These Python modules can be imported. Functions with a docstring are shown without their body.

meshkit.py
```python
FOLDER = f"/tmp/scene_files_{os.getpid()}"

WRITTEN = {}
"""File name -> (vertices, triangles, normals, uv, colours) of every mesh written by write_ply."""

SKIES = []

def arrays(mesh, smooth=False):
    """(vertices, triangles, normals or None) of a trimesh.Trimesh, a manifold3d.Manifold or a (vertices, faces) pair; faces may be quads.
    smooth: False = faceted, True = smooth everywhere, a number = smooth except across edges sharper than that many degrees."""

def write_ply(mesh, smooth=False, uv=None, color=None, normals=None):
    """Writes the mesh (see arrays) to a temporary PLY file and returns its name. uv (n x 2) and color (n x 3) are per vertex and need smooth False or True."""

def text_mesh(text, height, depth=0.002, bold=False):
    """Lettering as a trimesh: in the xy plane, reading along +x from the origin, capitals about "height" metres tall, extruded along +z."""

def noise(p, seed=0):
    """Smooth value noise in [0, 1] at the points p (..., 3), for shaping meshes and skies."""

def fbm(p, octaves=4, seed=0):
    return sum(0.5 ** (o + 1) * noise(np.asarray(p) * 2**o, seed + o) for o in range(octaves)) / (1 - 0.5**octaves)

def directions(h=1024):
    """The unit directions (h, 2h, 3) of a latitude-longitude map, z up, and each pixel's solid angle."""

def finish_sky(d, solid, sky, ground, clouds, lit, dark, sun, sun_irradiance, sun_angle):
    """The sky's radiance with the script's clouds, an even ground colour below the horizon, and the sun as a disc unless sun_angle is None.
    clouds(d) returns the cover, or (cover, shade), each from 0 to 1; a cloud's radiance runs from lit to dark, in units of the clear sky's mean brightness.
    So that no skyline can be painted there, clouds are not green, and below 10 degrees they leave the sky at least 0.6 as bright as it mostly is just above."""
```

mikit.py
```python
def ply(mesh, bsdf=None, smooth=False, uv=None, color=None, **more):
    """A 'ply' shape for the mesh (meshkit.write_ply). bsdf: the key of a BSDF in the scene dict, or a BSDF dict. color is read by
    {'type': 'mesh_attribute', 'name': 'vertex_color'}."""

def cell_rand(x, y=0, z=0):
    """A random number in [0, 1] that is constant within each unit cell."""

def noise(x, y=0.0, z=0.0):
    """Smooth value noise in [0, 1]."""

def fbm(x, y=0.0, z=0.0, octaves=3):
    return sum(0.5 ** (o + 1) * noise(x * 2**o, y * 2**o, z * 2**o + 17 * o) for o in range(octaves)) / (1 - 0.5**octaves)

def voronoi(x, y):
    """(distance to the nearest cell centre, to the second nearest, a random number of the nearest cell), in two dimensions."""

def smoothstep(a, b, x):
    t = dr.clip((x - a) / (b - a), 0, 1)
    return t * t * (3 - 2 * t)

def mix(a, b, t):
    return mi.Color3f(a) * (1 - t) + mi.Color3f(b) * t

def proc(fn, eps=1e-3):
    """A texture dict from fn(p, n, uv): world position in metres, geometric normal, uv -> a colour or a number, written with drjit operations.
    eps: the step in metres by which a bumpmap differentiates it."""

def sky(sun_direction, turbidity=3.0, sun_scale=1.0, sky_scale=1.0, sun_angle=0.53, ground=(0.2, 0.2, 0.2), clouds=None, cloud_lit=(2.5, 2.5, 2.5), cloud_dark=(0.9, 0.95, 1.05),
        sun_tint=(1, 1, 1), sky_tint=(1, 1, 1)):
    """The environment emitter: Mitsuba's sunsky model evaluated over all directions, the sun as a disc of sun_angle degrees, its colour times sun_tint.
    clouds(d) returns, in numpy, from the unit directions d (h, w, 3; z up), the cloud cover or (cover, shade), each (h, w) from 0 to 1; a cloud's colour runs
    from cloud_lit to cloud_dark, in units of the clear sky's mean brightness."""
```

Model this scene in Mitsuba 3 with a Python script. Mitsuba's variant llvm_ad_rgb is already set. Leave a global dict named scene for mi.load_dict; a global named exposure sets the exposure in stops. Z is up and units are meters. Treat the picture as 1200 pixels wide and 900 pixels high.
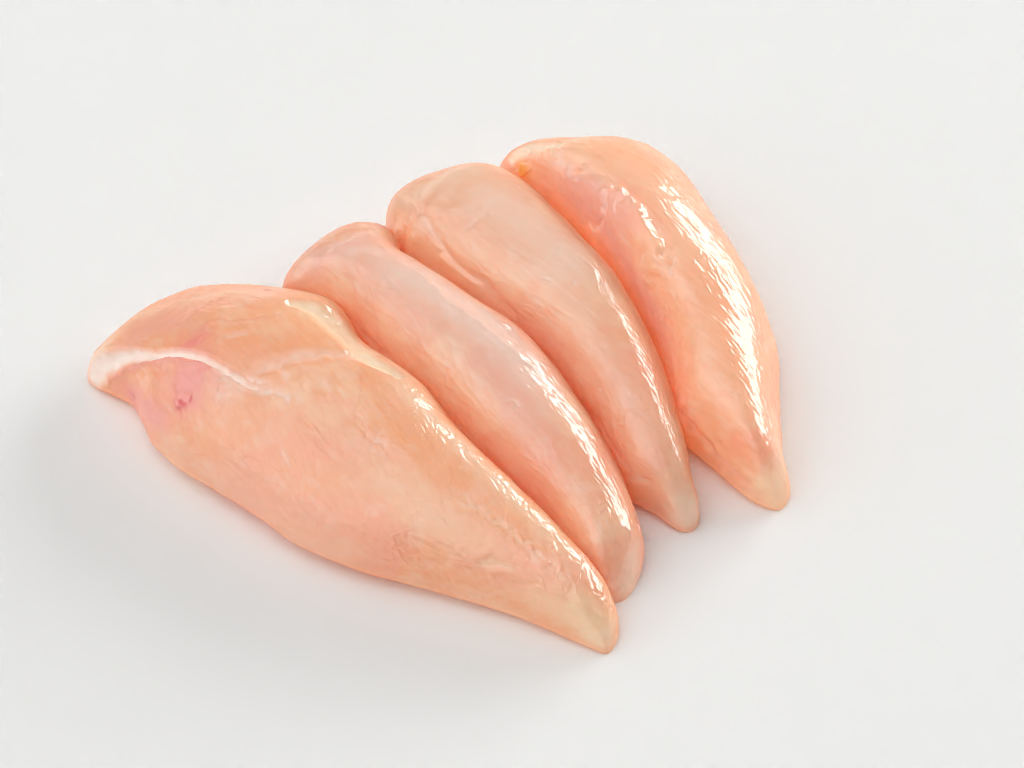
import math
import numpy as np
import mitsuba as mi
import drjit as dr
import mikit
import meshkit
from meshkit import noise, fbm
from scipy.interpolate import PchipInterpolator, CubicSpline
from scipy.spatial import cKDTree

T = mi.ScalarTransform4f
scene, labels = {}, {}

# ------------------------------------------------------------------ camera, lamps, exposure
PITCH, DIST = math.radians(44.0), 0.70
scene['camera'] = {
    'type': 'perspective', 'fov': 23.0, 'fov_axis': 'x', 'near_clip': 0.02, 'far_clip': 60.0,
    'to_world': T().look_at(origin=[0, -DIST * math.cos(PITCH), DIST * math.sin(PITCH)], target=[0, 0, 0], up=[0, 0, 1]),
}
exposure = -0.03


def lamp(key, origin, target, sx, sy, radiance, label):
    scene[key] = {
        'type': 'rectangle',
        'to_world': T().look_at(origin=origin, target=target, up=[0, 0.1, 1]) @ T().scale([sx / 2, sy / 2, 1]),
        'emitter': {'type': 'area', 'radiance': radiance},
    }
    labels[key] = {'label': label, 'category': 'softbox'}


def diffuser(p, n, uv):
    """Big cloth diffuser: brightest in the middle, fading towards its rim."""
    r2 = dr.square(uv.x * 2 - 1) + dr.square(uv.y * 2 - 1)
    return mi.Color3f(1.78, 1.79, 1.8) * dr.exp(-1.4 * r2)


lamp('window_softbox', [2.25, 1.95, 0.90], [0, 0, 0.02], 2.7, 1.45, {'type': 'rgb', 'value': [7.6, 7.6, 7.55]}, 'large white softbox behind and to the right of the white table')
lamp('overhead_softbox', [-1.5, -0.5, 2.5], [0, 0, 0], 9.0, 9.0, mikit.proc(diffuser), 'wide white softbox hung above the white table')

# uniform fill light added all round to lift dark reflections
scene['fill_light'] = {'type': 'constant', 'radiance': {'type': 'rgb', 'value': [0.22, 0.22, 0.22]}}

# ------------------------------------------------------------------ materials
scene['table_mat'] = {'type': 'twosided', 'bsdf': {
    'type': 'principled', 'base_color': {'type': 'rgb', 'value': [0.80, 0.80, 0.785]}, 'roughness': 0.7, 'specular': 0.12}}
VC = {'type': 'mesh_attribute', 'name': 'vertex_color'}


def fibres(p, n, uv):
    """Fine relief of the wet muscle fibres, in metres."""
    x, y, z = p.x * 1000, p.y * 1000, p.z * 1000
    w = mikit.noise(x / 9, y / 9, z / 9) * 5
    al, ac = x * 0.56 - y * 0.83, x * 0.83 + y * 0.56 + w
    return (mikit.noise(al / 5.0, ac / 0.65, z / 1.2) + 0.7 * mikit.noise(al / 2.0, ac / 0.9 + 40, z / 0.9)) * 0.00014


# wet flesh: a glossy film over tissue that lets light through
scene['flesh_mat'] = {
    'type': 'bumpmap', 'scale': 1.0, 'bump': mikit.proc(fibres, 1e-4),
    'bsdf': {
        'type': 'blendbsdf', 'weight': 0.5,
        'a': {'type': 'twosided', 'bsdf': {'type': 'principled', 'base_color': VC, 'roughness': 0.12, 'eta': 2.25}},
        'b': {'type': 'principledthin', 'base_color': VC, 'roughness': 0.3, 'diff_trans': 1.3, 'spec_trans': 0.0},
    },
}

# ------------------------------------------------------------------ table
tv = np.array([[-3, -3, 0], [3, -3, 0], [3, 3, 0], [-3, 3, 0.0]])
scene['tabletop'] = mikit.ply((tv, np.array([[0, 1, 2, 3]])), 'table_mat')
labels['tabletop'] = {'label': 'smooth plain white tabletop under the raw chicken breasts', 'category': 'table', 'kind': 'structure'}

# ------------------------------------------------------------------ the chicken breasts
FIT = {
    1: dict(
        spine=[[-0.11753, 0.00272], [-0.10173, -0.00228], [-0.0856, -0.00717], [-0.06912, -0.01237], [-0.05231, -0.02146], [-0.03728, -0.03394], [-0.02166, -0.04939], [-0.00614, -0.06423], [0.00709, -0.07745], [0.01832, -0.08901], [0.02419, -0.09717]],
        h=[0.0121, 0.0193, 0.02543, 0.02805, 0.02889, 0.02896, 0.02701, 0.024, 0.02002, 0.01503, 0.00902],
        wl=[0.00529, 0.00881, 0.0244, 0.03254, 0.03562, 0.03569, 0.03047, 0.02087, 0.01223, 0.00689, 0.00382],
        wr=[0.0177, 0.03694, 0.03766, 0.03766, 0.02522, 0.02181, 0.01677, 0.01398, 0.01193, 0.00977, 0.009],
        pl=2.3,
        pr=2.6,
        q=2.0,
        ta=0.05,
        tb=0.08,
    ),
    2: dict(
        spine=[[-0.06504, 0.03233], [-0.05319, 0.0308], [-0.03933, 0.02315], [-0.02517, 0.00777], [-0.01196, -0.00773], [0.00084, -0.02473], [0.01072, -0.04159], [0.01856, -0.0574], [0.02437, -0.07035], [0.0284, -0.0797]],
        h=[0.01703, 0.02316, 0.027, 0.02793, 0.02806, 0.027, 0.02499, 0.02199, 0.01701, 0.009],
        wl=[0.00958, 0.00899, 0.01098, 0.01433, 0.01481, 0.01574, 0.01329, 0.00951, 0.00733, 0.00778],
        wr=[0.01421, 0.02816, 0.01611, 0.01793, 0.02054, 0.01883, 0.01709, 0.01408, 0.01128, 0.00675],
        pl=3.4,
        pr=2.2,
        q=2.0,
        ta=0.07,
        tb=0.07,
    ),
    3: dict(
        spine=[[-0.03583, 0.04807], [-0.02531, 0.05993], [-0.01298, 0.05686], [0.00097, 0.03946], [0.01434, 0.01936], [0.02525, -0.00083], [0.03281, -0.02233], [0.03885, -0.04033], [0.04384, -0.04985], [0.04765, -0.05546]],
        h=[0.01495, 0.02249, 0.02811, 0.02899, 0.02894, 0.02696, 0.02499, 0.021, 0.015, 0.008],
        wl=[0.01024, 0.01724, 0.02588, 0.02315, 0.01728, 0.01375, 0.01092, 0.01019, 0.00614, 0.00659],
        wr=[0.01292, 0.01673, 0.01993, 0.01993, 0.01813, 0.01537, 0.01255, 0.00887, 0.00558, 0.00578],
        pl=3.4,
        pr=2.2,
        q=2.0,
        ta=0.03,
        tb=0.08,
    ),
    4: dict(
        spine=[[-0.00174, 0.08466], [0.00935, 0.07256], [0.02246, 0.06173], [0.03478, 0.04391], [0.04469, 0.02338], [0.05191, 0.00306], [0.05627, -0.01807], [0.06075, -0.03437], [0.0661, -0.04399], [0.07122, -0.04788]],
        h=[0.01719, 0.02723, 0.03289, 0.03413, 0.03274, 0.03004, 0.02778, 0.0238, 0.01689, 0.00797],
        wl=[0.00899, 0.00668, 0.00947, 0.01124, 0.01117, 0.01149, 0.01285, 0.00645, 0.00372, 0.00312],
        wr=[0.01136, 0.02159, 0.03106, 0.02695, 0.02399, 0.02207, 0.0179, 0.0133, 0.00895, 0.00884],
        pl=2.7,
        pr=1.8,
        q=2.0,
        ta=0.07,
        tb=0.06,
    ),
}
STROKES = [
    dict(on=1, w=11, h=-0.7, col=(0.92, 0.4, 0.36), a=0.85, pts=[[-90.3, -23.0, 22.1], [-80.0, -23.9, 25.7]]),
    dict(on=1, w=8, col=(0.95, 0.47, 0.42), a=0.65, pts=[[-104.9, -10.8, 4.1], [-92.4, -31.1, 14.2]]),
    dict(on=1, w=2.6, h=-1.2, col=(0.88, 0.4, 0.33), a=0.7, pts=[[-110.3, -6.6, 7.2], [-104.0, -9.0, 14.6], [-96.4, -13.6, 21.1], [-90.1, -16.5, 24.1], [-83.1, -19.7, 25.7], [-78.4, -24.8, 25.9]]),
    dict(on=1, w=9, col=(0.93, 0.52, 0.38), a=0.5, pts=[[-111.8, -3.9, 12.3], [-104.5, -2.7, 18.3], [-93.5, 4.5, 20.9], [-76.8, 5.3, 25.1]]),
    dict(on=1, w=8, col=(0.92, 0.34, 0.29), a=0.85, pts=[[-86.5, -9.1, 25.4], [-83.9, -13.2, 26.0]]),
    dict(on=1, w=7.5, h=-0.15, col=(0.91, 0.38, 0.34), a=0.85, pts=[[-85.2, -27.9, 22.6], [-86.5, -30.3, 20.6]]),
    dict(on=1, w=3.6, h=-0.1, col=(0.72, 0.1, 0.11), a=1, brk=1, pts=[[-85.1, -28.6, 22.3], [-87.1, -29.5, 20.7]]),
    dict(on=1, w=1.0, col=(0.7, 0.09, 0.1), a=0.9, pts=[[-83.6, -27.8, 23.3], [-84.7, -29.9, 21.8]]),
    dict(on=1, w=1.0, col=(0.72, 0.12, 0.13), a=0.9, pts=[[-88.1, -29.6, 20.0], [-86.6, -30.5, 20.4]]),
    dict(on=1, w=4.5, col=(0.86, 0.36, 0.36), a=0.7, pts=[[-104.5, -10.9, 8.3], [-102.8, -13.7, 7.0]]),
    dict(on=1, w=1.2, col=(0.72, 0.16, 0.2), a=0.6, pts=[[-104.5, -11.0, 7.7], [-102.1, -14.8, 9.4]]),
    dict(on=1, w=8, col=(0.97, 0.52, 0.36), a=0.45, pts=[[-104.3, -0.7, 18.1], [-90.9, 14.1, 18.9], [-75.3, 14.8, 22.0], [-62.7, 7.6, 25.2]]),
    dict(on=1, w=2.6, h=0.35, col=(0.97, 0.92, 0.86), a=0.6, brk=1, pts=[[-72.6, -25.2, 27.0], [-67.1, -28.5, 27.3], [-61.3, -32.4, 27.5], [-56.6, -34.7, 27.8]]),
    dict(on=1, w=1.6, h=0.3, col=(0.97, 0.92, 0.86), a=0.5, brk=1, pts=[[-83.7, -16.8, 25.9], [-76.1, -24.7, 26.4], [-70.2, -29.6, 26.5]]),
    dict(on=1, w=3.2, col=(0.85, 0.25, 0.22), a=0.7, brk=1, pts=[[-82.2, -17.0, 26.2], [-80.9, -22.6, 25.8]]),
    dict(on=1, w=1.6, h=-0.3, col=(0.85, 0.34, 0.27), a=0.5, pts=[[-83.9, -9.1, 25.9], [-82.7, -3.4, 25.6], [-77.7, -2.7, 26.4]]),
    dict(on=1, w=1.6, h=-0.35, col=(0.88, 0.42, 0.28), a=0.3, pts=[[-82.7, -3.4, 25.6], [-68.6, -3.6, 27.5], [-61.2, -1.0, 27.4]]),
    dict(on=1, w=1.5, h=0.3, col=(0.97, 0.82, 0.7), a=0.4, pts=[[-77.1, -10.0, 27.1], [-70.8, -8.7, 27.8]]),
    dict(on=1, w=1.6, col=(0.74, 0.16, 0.17), a=0.6, pts=[[-68.6, 16.4, 21.1], [-66.8, 13.4, 22.8]]),
    dict(on=1, w=6, col=(0.94, 0.52, 0.46), a=0.3, pts=[[-74.0, 13.2, 22.7], [-69.9, 9.5, 24.5], [-67.4, 5.5, 25.8]]),
    dict(on=1, w=9, h=0.4, col=(0.97, 0.8, 0.5), a=0.55, pts=[[-58.8, 1.0, 26.9], [-52.2, -0.1, 26.1], [-46.0, -7.9, 26.3]]),
    dict(on=1, w=3.2, h=0.8, col=(0.97, 0.82, 0.7), a=0.5, pts=[[-69.8, -25.2, 27.4], [-59.6, -20.5, 28.7], [-47.2, -17.8, 28.6], [-38.6, -18.6, 27.5]]),
    dict(on=1, w=3.0, h=0.5, col=(0.97, 0.82, 0.7), a=0.6, pts=[[-76.2, -23.7, 26.6], [-69.5, -28.5, 26.9], [-62.4, -32.2, 27.4]]),
    dict(on=1, w=1.5, h=0.45, col=(0.97, 0.82, 0.7), a=0.5, pts=[[-61.0, -21.7, 28.6], [-58.9, -27.0, 28.5], [-57.6, -29.7, 28.3]]),
    dict(on=1, w=3, h=-0.7, col=(0.96, 0.58, 0.32), a=0.2, pts=[[-57.1, -30.0, 28.3], [-49.1, -27.0, 28.9], [-40.3, -23.7, 28.7]]),
    dict(on=1, w=1.6, h=0.3, col=(0.97, 0.82, 0.7), a=0.4, pts=[[-51.1, -27.0, 28.9], [-46.4, -35.3, 28.7]]),
    dict(on=1, w=4, h=0.4, col=(0.97, 0.92, 0.86), a=0.35, pts=[[-78.1, -29.3, 24.6], [-73.4, -31.3, 25.3]]),
    dict(on=1, w=5, h=0.3, col=(0.97, 0.92, 0.86), a=0.4, brk=1, pts=[[-36.0, -49.5, 27.6], [-32.4, -52.0, 27.2]]),  # cluster of highlights painted pale on raised specks
    dict(on=1, w=4, h=-0.6, col=(0.96, 0.58, 0.32), a=0.2, pts=[[-37.4, -44.3, 28.4], [-33.1, -46.8, 28.0], [-24.0, -57.2, 26.2]]),
    dict(on=1, w=1.5, h=-0.3, col=(0.96, 0.58, 0.32), a=0.3, pts=[[-51.1, -49.1, 25.6], [-47.9, -51.0, 25.9]]),
    dict(on=1, w=9, col=(0.97, 0.5, 0.3), a=0.35, pts=[[-66.6, -41.1, 23.7], [-48.2, -49.7, 26.2], [-32.5, -60.7, 24.8]]),
    dict(on=1, w=1.2, h=0.25, col=(0.97, 0.82, 0.7), a=0.4, pts=[[-59.4, -48.0, 23.2], [-57.5, -53.0, 21.5]]),
    dict(on=1, w=2.2, h=0.28, col=(0.97, 0.86, 0.64), a=0.3, brk=1, pts=[[-15.2, -64.7, 24.6], [-10.3, -68.3, 23.6], [-4.3, -72.5, 22.4], [1.9, -77.1, 20.7], [10.7, -85.3, 17.4], [14.3, -89.5, 15.1]]),  # run of sparkles: highlight painted cream along a broken low ridge
    dict(on=1, w=2, h=0.4, col=(0.97, 0.86, 0.64), a=0.5, pts=[[-8.2, -80.8, 16.0], [-3.9, -82.0, 16.3], [0.4, -83.1, 16.8]]),
    dict(on=1, w=8, col=(0.97, 0.8, 0.5), a=0.5, pts=[[0.2, -85.9, 12.0], [12.9, -92.5, 10.0], [22.4, -96.1, 6.3]]),
    dict(on=1, w=6, col=(0.97, 0.86, 0.64), a=0.6, pts=[[21.3, -95.7, 7.4], [23.7, -97.0, 3.6]]),
    dict(on=1, w=6, col=(0.97, 0.86, 0.64), a=0.5, pts=[[-34.1, -22.2, 27.3], [-22.5, -37.4, 26.8], [-9.0, -54.0, 24.7], [4.1, -69.0, 21.5], [16.8, -83.4, 16.7]]),
    dict(on=1, w=9, col=(0.97, 0.8, 0.5), a=0.25, pts=[[-34.7, -60.0, 24.8], [-17.4, -72.1, 21.5], [0.4, -82.4, 17.5]]),
    dict(on=1, w=9, col=(0.93, 0.6, 0.46), a=0.4, pts=[[-77.6, -42.8, 16.4], [-58.9, -59.7, 14.7], [-36.5, -73.1, 13.8]]),
    dict(on=2, w=7, col=(0.94, 0.52, 0.46), a=0.35, pts=[[-59.6, 25.0, 16.2], [-52.2, 25.2, 23.3], [-41.9, 32.1, 25.1]]),
    dict(on=2, w=3, h=0.5, col=(0.97, 0.82, 0.7), a=0.2, pts=[[-62.6, 26.8, 15.6], [-54.7, 28.7, 23.0], [-43.4, 39.2, 22.7]]),
    dict(on=2, w=5, h=0.3, col=(0.97, 0.82, 0.7), a=0.5, pts=[[-47.5, 24.4, 25.5], [-40.5, 26.8, 26.5], [-35.4, 22.5, 27.1]]),
    dict(on=2, w=1.2, h=0.5, col=(0.97, 0.92, 0.86), a=0.5, pts=[[-38.6, 36.0, 23.3], [-39.6, 40.5, 21.8]]),
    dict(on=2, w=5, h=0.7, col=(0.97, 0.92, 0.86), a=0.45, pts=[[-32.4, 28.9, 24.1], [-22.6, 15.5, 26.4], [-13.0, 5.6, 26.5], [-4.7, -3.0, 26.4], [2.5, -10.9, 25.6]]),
    dict(on=2, w=2.2, h=-0.7, col=(0.94, 0.52, 0.46), a=0.25, pts=[[-30.8, 20.6, 27.0], [-22.1, 9.4, 27.7], [-13.8, -1.2, 27.9], [-2.6, -12.5, 27.4], [5.4, -19.1, 25.9]]),
    dict(on=2, w=2.5, h=0.5, col=(0.97, 0.82, 0.7), a=0.35, pts=[[-53.7, 21.7, 12.6], [-42.2, 9.0, 12.6], [-29.9, -8.5, 13.4], [-15.6, -27.5, 12.6], [-1.8, -46.6, 11.1], [9.2, -60.7, 6.6]]),
    dict(on=2, w=5, h=-0.2, col=(0.96, 0.58, 0.32), a=0.45, pts=[[-42.4, 8.8, 8.3], [-29.9, -9.1, 8.5], [-15.7, -28.1, 8.3], [-1.8, -47.1, 6.6]]),
    dict(on=2, w=8, col=(0.94, 0.54, 0.34), a=0.5, pts=[[-8.7, -35.3, 18.5], [9.0, -59.0, 14.6], [21.8, -77.8, 9.4]]),
    dict(on=2, w=6, col=(0.97, 0.86, 0.64), a=0.5, pts=[[27.3, -79.6, 4.5], [29.6, -78.7, 1.8]]),
    dict(on=2, w=8, col=(0.9, 0.5, 0.4), a=0.4, pts=[[-9.0, -12.7, 27.9], [0.1, -28.4, 26.8], [13.2, -47.8, 24.1]]),
    dict(on=2, w=1.2, h=0.35, col=(0.97, 0.82, 0.7), a=0.5, pts=[[-1.0, -32.5, 26.2], [2.4, -35.7, 26.0]]),
    dict(on=2, w=3, h=0.3, col=(0.93, 0.62, 0.55), a=0.4, pts=[[9.0, -23.6, 25.3], [13.4, -32.4, 24.5], [19.9, -42.8, 22.3]]),
    dict(on=3, w=2.6, h=0.8, col=(0.97, 0.82, 0.7), a=0.35, pts=[[-34.8, 60.1, 15.9], [-27.0, 48.4, 23.1], [-22.1, 38.4, 23.1], [-18.3, 31.0, 20.3], [-11.1, 22.6, 19.8], [0.3, 10.7, 16.4]]),
    dict(on=3, w=6, col=(0.96, 0.58, 0.32), a=0.55, pts=[[-34.0, 48.9, 16.6], [-26.3, 37.6, 17.7], [-16.4, 26.9, 17.5], [-6.9, 17.4, 16.7]]),
    dict(on=3, w=4, h=-0.5, col=(0.93, 0.56, 0.36), a=0.4, pts=[[-29.3, 56.1, 20.8], [-19.4, 43.1, 26.7], [-9.9, 44.5, 28.7]]),
    dict(on=3, w=2, h=0.4, col=(0.97, 0.82, 0.7), a=0.4, pts=[[-12.9, 33.9, 26.6], [-5.8, 42.7, 28.9]]),
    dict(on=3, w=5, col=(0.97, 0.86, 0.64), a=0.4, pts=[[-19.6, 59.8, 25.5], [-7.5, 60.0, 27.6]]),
    dict(on=3, w=9, col=(0.92, 0.52, 0.38), a=0.4, pts=[[-14.1, 24.0, 16.9], [9.6, -0.1, 16.8], [27.3, -31.2, 20.6]]),
    dict(on=3, w=15, col=(0.98, 0.8, 0.64), a=0.75, pts=[[-14.4, 52.6, 28.2], [-2.3, 42.5, 29.0], [9.6, 27.5, 29.0], [21.4, 7.6, 27.9]]),  # pale membrane and the veil of reflected light, both put into the colour
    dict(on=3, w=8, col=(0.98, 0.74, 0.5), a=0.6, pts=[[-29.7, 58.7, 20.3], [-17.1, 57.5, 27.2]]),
    dict(on=3, w=2.2, h=0.4, col=(0.97, 0.82, 0.7), a=0.35, pts=[[9.8, -2.2, 5.7], [23.1, -26.8, 10.2], [32.6, -47.4, 12.2], [40.4, -53.8, 6.7]]),
    dict(on=3, w=4, col=(0.96, 0.58, 0.32), a=0.5, pts=[[21.9, -24.1, 4.8], [31.7, -47.5, 7.1], [37.2, -51.4, 4.6]]),
    dict(on=3, w=7, col=(0.97, 0.86, 0.64), a=0.6, pts=[[41.1, -51.6, 13.3], [45.3, -54.9, 6.3], [46.8, -55.8, 2.4]]),
    dict(on=3, w=0.9, h=0.28, col=(0.97, 0.92, 0.86), a=0.4, pts=[[-7.0, 43.5, 28.8], [-5.5, 45.2, 28.9]]),  # sparkles, here and in the strokes below: small bumps with the glint painted pale
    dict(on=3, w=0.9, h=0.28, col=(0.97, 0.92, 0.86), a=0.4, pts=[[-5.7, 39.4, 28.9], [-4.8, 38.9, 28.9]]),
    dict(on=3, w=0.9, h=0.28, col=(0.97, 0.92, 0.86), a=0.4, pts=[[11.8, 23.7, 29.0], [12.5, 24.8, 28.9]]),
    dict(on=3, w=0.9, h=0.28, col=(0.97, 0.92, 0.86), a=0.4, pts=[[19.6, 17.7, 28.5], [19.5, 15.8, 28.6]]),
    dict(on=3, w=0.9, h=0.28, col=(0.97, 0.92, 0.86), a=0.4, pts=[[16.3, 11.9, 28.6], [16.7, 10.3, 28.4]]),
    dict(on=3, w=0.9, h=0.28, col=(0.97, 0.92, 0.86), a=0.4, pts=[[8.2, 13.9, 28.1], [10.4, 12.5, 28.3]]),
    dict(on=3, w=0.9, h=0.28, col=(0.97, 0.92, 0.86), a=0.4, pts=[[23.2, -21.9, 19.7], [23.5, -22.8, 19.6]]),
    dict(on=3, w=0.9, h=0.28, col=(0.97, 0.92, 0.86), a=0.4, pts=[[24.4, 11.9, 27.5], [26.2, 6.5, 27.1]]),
    dict(on=4, w=3.4, step=2.6, dec=13, pts=[[12.6, 64.0, 27.5], [22.2, 53.6, 31.0], [28.1, 46.4, 32.8], [34.1, 38.0, 33.5], [38.4, 30.0, 33.1], [41.3, 20.6, 31.8], [43.4, 10.0, 29.0]]),
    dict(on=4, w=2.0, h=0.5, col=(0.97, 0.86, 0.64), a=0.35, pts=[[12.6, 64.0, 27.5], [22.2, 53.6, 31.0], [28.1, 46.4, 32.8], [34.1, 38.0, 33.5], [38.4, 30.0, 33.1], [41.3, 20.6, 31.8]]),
    dict(on=4, w=9, col=(0.84, 0.5, 0.43), a=0.9, pts=[[10.3, 63.5, 20.1], [22.4, 47.1, 23.7], [30.3, 31.7, 23.1], [37.1, 14.9, 18.6], [43.2, -7.5, 16.9]]),
    dict(on=4, w=6, col=(0.85, 0.5, 0.43), a=0.7, pts=[[12.7, 62.6, 25.5], [24.6, 47.4, 29.6], [33.8, 32.4, 31.1]]),
    dict(on=4, w=4.5, h=-1.0, col=(0.95, 0.5, 0.1), a=0.9, pts=[[2.9, 71.3, 20.1], [4.3, 69.4, 18.2]]),
    dict(on=4, w=5, h=0.5, col=(0.97, 0.86, 0.64), a=0.6, brk=1, pts=[[3.4, 73.3, 23.7], [10.2, 70.3, 28.1], [15.0, 69.2, 29.9]]),
    dict(on=4, w=5, h=0.4, col=(0.97, 0.92, 0.86), a=0.4, pts=[[12.2, 65.1, 28.1], [15.2, 61.7, 29.2]]),
    dict(on=4, w=1.4, h=0.9, col=(0.97, 0.92, 0.86), a=0.35, pts=[[27.4, 45.4, 31.8], [27.6, 41.9, 29.8], [26.5, 40.2, 25.6], [23.2, 43.5, 18.9]]),  # curved highlight painted pale along a raised ridge
    dict(on=4, w=3, h=0.5, col=(0.97, 0.92, 0.86), a=0.3, pts=[[22.3, 45.5, 19.8], [24.6, 41.8, 21.8]]),
    dict(on=4, w=0.9, h=0.3, col=(0.97, 0.92, 0.86), a=0.45, pts=[[30.8, 40.5, 32.5], [30.9, 37.3, 30.8]]),  # tiny bumps with painted pale glints, this stroke and the next ones alike
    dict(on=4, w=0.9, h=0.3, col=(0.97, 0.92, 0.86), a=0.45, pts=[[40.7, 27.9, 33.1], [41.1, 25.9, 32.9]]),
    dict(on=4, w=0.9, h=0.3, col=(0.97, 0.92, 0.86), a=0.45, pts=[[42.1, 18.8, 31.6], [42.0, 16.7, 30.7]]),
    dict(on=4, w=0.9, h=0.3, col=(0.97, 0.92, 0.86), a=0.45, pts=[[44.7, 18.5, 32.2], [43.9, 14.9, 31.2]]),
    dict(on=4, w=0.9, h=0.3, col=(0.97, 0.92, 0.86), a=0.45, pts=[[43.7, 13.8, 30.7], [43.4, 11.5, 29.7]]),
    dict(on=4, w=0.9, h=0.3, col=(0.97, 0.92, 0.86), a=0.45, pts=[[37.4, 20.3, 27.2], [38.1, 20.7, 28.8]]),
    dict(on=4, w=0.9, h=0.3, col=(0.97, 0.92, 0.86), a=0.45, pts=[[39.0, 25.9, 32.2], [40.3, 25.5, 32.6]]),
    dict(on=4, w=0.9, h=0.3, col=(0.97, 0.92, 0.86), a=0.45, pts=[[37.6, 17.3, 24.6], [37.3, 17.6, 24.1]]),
    dict(on=4, w=14, col=(0.95, 0.53, 0.32), a=0.5, pts=[[32.8, 56.2, 33.3], [45.2, 37.9, 32.6], [51.2, 17.7, 31.4], [57.0, -7.0, 28.6], [60.2, -29.6, 25.2]]),
    dict(on=4, w=3, step=0.9, dec=9, pts=[[41.3, 1.0, 15.4], [44.0, -17.9, 14.1], [48.6, -29.5, 12.6], [54.6, -36.6, 8.8], [61.0, -44.1, 7.0], [68.7, -48.4, 2.8]]),
    dict(on=4, w=2.4, h=0.4, col=(0.94, 0.62, 0.5), a=0.5, pts=[[41.3, 1.0, 15.4], [44.0, -17.9, 14.1], [48.6, -29.5, 12.6], [54.6, -36.6, 8.8], [61.0, -44.1, 7.0], [68.7, -48.4, 2.8]]),
    dict(on=4, w=5, col=(0.96, 0.58, 0.32), a=0.5, pts=[[44.0, -20.6, 10.5], [48.5, -30.0, 4.9], [56.8, -39.6, 3.9]]),
    dict(on=4, w=8, col=(0.97, 0.8, 0.5), a=0.6, pts=[[63.9, -45.8, 12.0], [68.5, -48.0, 6.2], [71.1, -47.9, 1.0]]),
    dict(on=4, w=5, col=(0.95, 0.58, 0.4), a=0.4, pts=[[24.5, 69.5, 31.0], [39.3, 70.1, 27.7]]),
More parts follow.
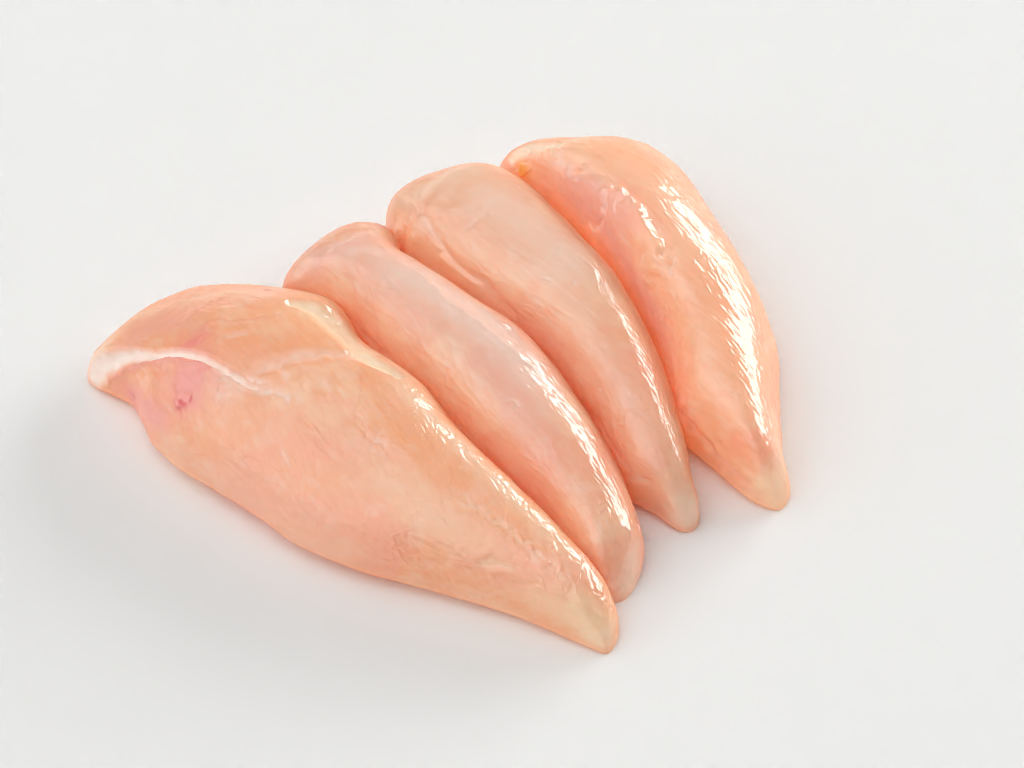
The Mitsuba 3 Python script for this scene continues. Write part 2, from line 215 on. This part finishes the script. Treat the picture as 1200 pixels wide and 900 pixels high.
    dict(on=1, w=0, h=1.8, col=(0.98, 0.95, 0.87), a=1, part='tendon', r=[5.4, 4.8, 3.6, 2.7, 2.3, 2.1, 1.9, 1.8, 1.6, 1.3, 0.9], pts=[[-116.0, -2.3, 6.5], [-113.4, -3.7, 10.0], [-109.2, -5.1, 13.7], [-103.8, -6.9, 17.1], [-97.3, -10.7, 21.1], [-91.0, -13.3, 24.1], [-86.0, -15.2, 25.5], [-81.6, -17.8, 26.3], [-77.1, -21.4, 26.8], [-72.6, -25.2, 27.0], [-67.0, -29.1, 27.2]]),
    dict(on=1, w=0, h=1.3, col=(0.98, 0.87, 0.62), a=0.95, part='fat_edge', r=[2.5, 4.5, 6.0, 5.6, 4.4, 3.4, 1.8], pts=[[-59.5, 5.5, 25.8], [-53.0, 4.2, 25.1], [-48.0, -0.2, 24.5], [-43.2, -7.9, 25.0], [-39.0, -16.2, 26.9], [-34.5, -20.9, 27.0], [-29.9, -25.2, 26.8]]),
    dict(on=2, w=0, h=1.5, col=(0.95, 0.72, 0.55), a=1, part='membrane', r=[1.3, 2.0, 1.3], pts=[[31.7, -62.0, 12.3], [32.3, -63.1, 11.3], [32.7, -65.3, 10.7]]),
    dict(on=4, w=0, h=1.1, col=(0.98, 0.9, 0.7), a=1, part='fat_edge', r=[2.2, 3.4, 3.2, 2.0], pts=[[-0.1, 74.8, 19.8], [3.2, 74.3, 23.9], [8.0, 72.8, 26.7], [13.8, 70.5, 29.1]]),
    dict(on=1, w=4, h=0.2, col=(0.97, 0.86, 0.64), a=0.7, pts=[[-115.6, -1.6, 8.9], [-113.7, -0.3, 12.9], [-111.3, 1.4, 14.6]]),
    dict(on=2, w=12, col=(0.95, 0.82, 0.7), a=0.75, pts=[[-41.3, 24.9, 26.7], [-25.7, 11.1, 27.8], [-11.7, -2.6, 27.8], [2.3, -18.5, 26.8], [9.9, -31.5, 25.6]]),  # broad pale membrane, with its reflected sheen painted into the colour
    dict(on=2, w=6, col=(0.93, 0.66, 0.56), a=0.5, pts=[[-59.6, 25.9, 18.5], [-47.6, 30.7, 24.6], [-38.6, 36.0, 23.3]]),
    dict(on=1, w=6, col=(0.97, 0.7, 0.48), a=0.6, pts=[[-96.4, 11.3, 18.1], [-82.3, 13.5, 21.5], [-63.1, 6.8, 25.5]]),
    dict(on=1, w=7, col=(0.94, 0.64, 0.48), a=0.6, pts=[[-96.6, -27.7, 11.0], [-75.7, -48.0, 9.6], [-56.9, -63.9, 8.7], [-37.0, -74.6, 7.5]]),
    dict(on=3, w=12, col=(0.92, 0.54, 0.38), a=0.5, pts=[[22.7, -10.5, 25.6], [32.2, -34.0, 23.0], [40.0, -50.2, 15.0]]),
    dict(on=3, w=7, col=(0.96, 0.76, 0.56), a=0.6, pts=[[-31.9, 56.3, 19.0], [-21.9, 56.0, 25.5], [-9.9, 61.3, 27.4]]),
    dict(on=4, w=6, col=(0.97, 0.86, 0.64), a=0.5, pts=[[68.7, -26.6, 19.1], [70.2, -40.3, 13.9], [71.6, -46.1, 5.4]]),
    dict(on=1, w=8, col=(0.96, 0.8, 0.54), a=0.8, pts=[[13.0, -90.3, 14.0], [19.1, -94.0, 10.3], [24.1, -96.6, 3.6]]),
    dict(on=2, w=8, col=(0.96, 0.76, 0.58), a=0.7, pts=[[29.0, -72.5, 12.7], [31.1, -75.2, 6.1], [29.7, -78.6, 0.6]]),
    dict(on=3, w=8, col=(0.96, 0.8, 0.6), a=0.7, pts=[[42.9, -52.4, 11.9], [45.9, -54.5, 6.4], [46.8, -55.8, 2.4]]),
    dict(on=1, w=7, col=(0.93, 0.5, 0.4), a=0.5, pts=[[-104.3, -0.7, 18.1], [-95.5, 3.8, 20.3], [-87.3, -3.8, 24.6]]),
    dict(on=1, w=5, col=(0.9, 0.44, 0.42), a=0.6, pts=[[-104.5, -10.8, 9.1], [-96.3, -25.2, 15.1], [-92.4, -31.1, 14.2]]),
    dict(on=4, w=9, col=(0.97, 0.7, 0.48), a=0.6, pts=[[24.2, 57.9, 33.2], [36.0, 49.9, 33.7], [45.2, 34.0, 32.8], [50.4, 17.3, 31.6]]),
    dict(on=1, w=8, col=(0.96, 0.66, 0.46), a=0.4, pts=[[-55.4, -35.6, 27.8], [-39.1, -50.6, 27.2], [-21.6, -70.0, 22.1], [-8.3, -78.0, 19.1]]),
]


def cap(t, ta, tb, p=2.2):
    a, b = np.clip(t / ta, 0, 1), np.clip((1 - t) / tb, 0, 1)
    return ((1 - (1 - a) ** p) ** (1 / p)) * ((1 - (1 - b) ** p) ** (1 / p))


def body(P, nu, nv):
    """Lofted piece of meat: cross-sections along the crest line; returns grid (nu, nv, 3), t, phi, length."""
    sp = np.asarray(P['spine'], float)
    K = len(sp)
    s = np.r_[0, np.cumsum(np.linalg.norm(np.diff(sp, axis=0), axis=1))]
    length = s[-1]
    s = s / length
    u = np.linspace(0, 1, nu)
    t = np.clip(0.45 * (0.5 - 0.5 * np.cos(np.pi * u)) + 0.55 * u, 1e-4, 1 - 1e-4)
    C = CubicSpline(s, sp)
    c, D = C(t), C(t, 1)
    k = nu // 12
    box = np.ones(2 * k + 1) / (2 * k + 1)
    D = np.stack([np.convolve(np.pad(D[:, i], k, mode='edge'), box, 'valid') for i in (0, 1)], 1)
    D /= np.linalg.norm(D, axis=1, keepdims=True)
    chord = sp[-1] - sp[0]
    D = 0.5 * D + 0.5 * chord / np.linalg.norm(chord)
    D /= np.linalg.norm(D, axis=1, keepdims=True)
    N = np.stack([-D[:, 1], D[:, 0]], 1)
    f = lambda a: PchipInterpolator(s, np.broadcast_to(np.asarray(a, float), K))(t)
    kk = cap(t, P['ta'], P['tb'])
    h, wl, wr = f(P['h']) * kk ** 0.8, f(P['wl']) * kk, f(P['wr']) * kk
    pl, pr, q = (f(P[x])[:, None] for x in ('pl', 'pr', 'q'))
    m = int(nv * 0.76)
    phi = np.r_[np.linspace(0, np.pi, m), np.linspace(np.pi, 2 * np.pi, nv - m + 2)[1:-1]]
    co, si = np.cos(phi)[None], np.sin(phi)[None]
    up = (si >= -1e-9)
    zb = (0.24 * h)[:, None]
    h, wl, wr = h[:, None], wl[:, None], wr[:, None]
    X = np.where(co > 0, wr * np.abs(co) ** (2 / pr), -wl * np.abs(co) ** (2 / pl))
    X = np.where(up, X, np.where(co > 0, wr, -wl) * np.abs(co) ** (2 / 2.6))
    Z = np.where(up, zb + (h - zb) * np.abs(si) ** (2 / q), zb * (1 - np.abs(si) ** (2 / 3.2)))
    G = np.concatenate([c[:, None] + N[:, None] * X[..., None], Z[..., None]], -1)
    return G, t, phi, length


def grid_faces(nu, nv):
    i, j = np.meshgrid(np.arange(nu - 1), np.arange(nv), indexing='ij')
    a, b = i * nv + j, i * nv + (j + 1) % nv
    q = np.stack([a, b, b + nv, a + nv], -1).reshape(-1, 4)
    tri = np.vstack([q[:, [0, 2, 1]], q[:, [0, 3, 2]]])
    ends = []
    for base, flip in ((0, False), ((nu - 1) * nv, True)):
        k = np.arange(1, nv - 1)
        e = np.stack([np.full(nv - 2, base), base + k, base + k + 1], 1)
        ends.append(e[:, ::-1] if flip else e)
    return np.vstack([tri] + ends)


def vnormals(v, f):
    n, fn = np.zeros_like(v), np.cross(v[f[:, 1]] - v[f[:, 0]], v[f[:, 2]] - v[f[:, 0]])
    for k in range(3):
        np.add.at(n, f[:, k], fn)
    return n / np.maximum(np.linalg.norm(n, axis=1, keepdims=True), 1e-20)


def smoothstep(a, b, x):
    t = np.clip((x - a) / (b - a), 0, 1)
    return t * t * (3 - 2 * t)


def polyline(pts, p):
    """Nearest point of the polyline for each p: distance, position along it (0..n-1), signed side seen from above."""
    pts = np.asarray(pts, float)
    best, where, side = np.full(len(p), 1e9), np.zeros(len(p)), np.zeros(len(p))
    for i in range(len(pts) - 1):
        a, d = pts[i], pts[i + 1] - pts[i]
        k = np.clip(((p - a) @ d) / max(d @ d, 1e-12), 0, 1)
        r = p - a - k[:, None] * d
        dist = np.linalg.norm(r, axis=1)
        w = dist < best
        best = np.where(w, dist, best)
        where = np.where(w, i + k, where)
        side = np.where(w, (d[0] * r[:, 1] - d[1] * r[:, 0]) / np.hypot(d[0], d[1]), side)
    return best, where, side


def dense(pts, n=6):
    """A smooth curve through the points, and the old index of each new point."""
    pts = np.asarray(pts, float) / 1000
    i = np.linspace(0, len(pts) - 1, (len(pts) - 1) * n + 1)
    return (CubicSpline(np.arange(len(pts)), pts)(i) if len(pts) > 2 else np.stack([np.interp(i, np.arange(len(pts)), pts[:, k]) for k in range(3)], 1)), i


NU, NV = 680, 450
NAMES = {1: 'chicken_breast', 2: 'chicken_breast_001', 3: 'chicken_breast_002', 4: 'chicken_breast_003'}
BASE = {1: (.94, .505, .275), 2: (.925, .51, .325), 3: (.94, .55, .34), 4: (.96, .585, .36)}
FIBRE = {1: -62, 2: -64, 3: -50, 4: -52}        # direction of the muscle fibres on the table, degrees
GRAIN = {1: (.04, .17), 2: (.06, .03), 3: (.08, .03), 4: (.08, .03)}   # relief of fibres and of pebbly grain, mm
LABELS = {
    1: 'frontmost raw chicken breast with white tendon and red blood spots at its left end',
    2: 'pinkish raw chicken breast directly behind the one with the white tendon',
    3: 'pale raw chicken breast with blunt squared upper end, third from the front',
    4: 'rearmost orange raw chicken breast, pink hollow on top, broad shine down its right side',
}
PARTLABELS = {
    'chicken_breast__tendon': 'white tendon curving over the left end',
    'chicken_breast__fat_edge': 'creamy yellow fat along the upper right edge',
    'chicken_breast_001__membrane': 'small clear flap of membrane at the tip',
    'chicken_breast_003__fat_edge': 'cream fat at the upper left end',
}
for n in (1, 2, 3, 4):
    P = FIT[n]
    G, t, phi, L = body(P, NU, NV)
    V, F = G.reshape(-1, 3), grid_faces(NU, NV)
    nrm = vnormals(V, F)
    z0 = V[:, 2].copy()
    free = smoothstep(0.001, 0.006, z0)                 # nothing moves where the meat lies on the table
    mm = V * 1000
    a = math.radians(FIBRE[n])
    warp = (fbm(mm / 22, 2, 70 + n) - .5) * 14
    al, ac = mm[:, 0] * math.cos(a) + mm[:, 1] * math.sin(a), -mm[:, 0] * math.sin(a) + mm[:, 1] * math.cos(a) + warp * .5
    fib = lambda along, across, seed: noise(np.stack([al / along, ac / across, mm[:, 2] / (across * 1.6)], 1), seed)
    disp = (fbm(mm / 24, 2, 10 + n) - .5) * 1.5 + (fbm(mm / 8, 2, 20 + n) - .5) * .55
    patchy = smoothstep(.35, .65, fbm(mm / 13, 2, 30 + n))
    fs, gs = GRAIN[n]
    disp += fs * ((fib(11, 1.5, 40 + n) - .5) * 2.2 + (fib(6, .8, 50 + n) - .5)) * (.35 + .65 * patchy)
    disp += gs * (noise(mm / 1.5, 60 + n) + .6 * noise(mm / .8, 61 + n) - .8) * (.3 + .7 * patchy)
    rid = fbm(np.stack([al / 9, ac / 4.5, mm[:, 2] / 6], 1) + .5 * fbm(mm / 5, 2, 200)[:, None], 3, 210 + n)
    crease = np.clip(1 - np.abs(rid - .5) / .035, 0, 1) ** 1.5 * smoothstep(.48, .66, fbm(mm / 16, 2, 220 + n))
    disp -= (.15 if n == 1 else .10) * crease
    # colour: mottled flesh with faint paler fibres
    col = np.tile(BASE[n], (len(V), 1)).astype(float)
    blend = lambda c, w: col + (np.asarray(c) - col) * w[:, None]
    m1, m2 = fbm(mm / 17, 3, 80 + n), fbm(mm / 6, 3, 90 + n)
    col = blend((.96, .47, .32), .6 * smoothstep(.5, .72, m1))
    col = blend((.98, .70, .46), .65 * smoothstep(.5, .3, m1))
    col = blend((.97, .76, .58), .3 * smoothstep(.55, .75, m2))
    col = blend((.97, .50, .31), .4 * smoothstep(.45, .25, m2))
    col = blend((.97, .80, .66), .22 * smoothstep(.5, .9, fib(9, .9, 100 + n)) * smoothstep(.4, .6, fbm(mm / 9, 2, 110 + n)))
    col = blend((.97, .53, .34), .35 * smoothstep(.62, .85, fib(7, 1.1, 120 + n)) * smoothstep(.4, .6, fbm(mm / 9, 2, 130 + n)))
    col = blend((.95, .46, .27), .4 * crease)
    col *= 1 + np.outer(fib(5, .75, 180 + n) - .5 + .7 * (fib(2.5, 1.0, 190 + n) - .5), [.03, .11, .16])
    wob = mm + 1.1 * np.stack([noise(mm / 2.6, 140 + k) - .5 for k in range(3)], 1) * 2
    parts = []
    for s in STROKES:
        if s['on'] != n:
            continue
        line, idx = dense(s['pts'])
        if 'part' in s:
            parts.append((s, line, idx))
            continue
        d, where, side = polyline(line, wob / 1000)
        d, side = d * 1000, side * 1000
        end = where / (len(line) - 1)
        taper = smoothstep(-.02, .2, end) * smoothstep(1.02, .8, end) * .6 + .4
        w = np.exp(-(d / (s['w'] * .62)) ** 2) * taper
        if s.get('brk'):
            w = w * smoothstep(.25, .6, noise(mm / 1.3, 150))
        disp += s.get('h', 0) * w
        if 'step' in s:                                   # the left (lower) side drops away in a step
            reach = np.exp(-(d / s['dec']) ** 2) * smoothstep(0, .12, end) * smoothstep(1, .85, end)
            disp -= s['step'] * reach * smoothstep(s['w'] * .4, -s['w'] * .4, side)
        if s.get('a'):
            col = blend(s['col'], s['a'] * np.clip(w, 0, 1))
    owner = np.zeros(len(V), int)                       # which part each vertex belongs to
    for i, (s, line, idx) in enumerate(parts):
        rad = np.interp(idx, np.arange(len(s['r'])), s['r'])
        d, where, _ = polyline(line, V + .0006 * np.stack([fbm(mm / 3.0, 2, 160 + k) - .5 for k in range(3)], 1) * 2)
        x = d * 1000 / np.interp(where, np.arange(len(rad)), rad)
        pc = np.asarray(s['col']) + (fbm(mm / 3, 2, 171) - .5)[:, None] * [.04, .1, .14]
        col = col + (pc - col) * smoothstep(1.15, .35, x)[:, None] * s['a']
        disp += s['h'] * np.clip(1 - (x / 1.1) ** 2, 0, 1) ** 1.5
        owner[x < 1.0] = i + 1
    V = V + nrm * (disp * free / 1000)[:, None]
    V[:, 2] = np.maximum(V[:, 2], 0.0)
    key = NAMES[n]
    nrm = vnormals(V, F)
    col = np.clip(col, 0, .98)
    owner_f = owner[F].min(1)
    for i in range(len(parts) + 1):
        used, inv = np.unique(F[owner_f == i], return_inverse=True)
        path = meshkit.write_ply((V[used], inv.reshape(-1, 3)), True, None, col[used], nrm[used])
        name = key + '__' + (parts[i - 1][0]['part'] if i else 'muscle')
        scene[name] = {'type': 'ply', 'filename': path, 'face_normals': False, 'bsdf': {'type': 'ref', 'id': 'flesh_mat'}}
    labels[key] = {'label': LABELS[n], 'category': 'chicken breast', 'group': 'raw chicken breasts'}
for k, v in PARTLABELS.items():
    labels[k] = {'label': v}
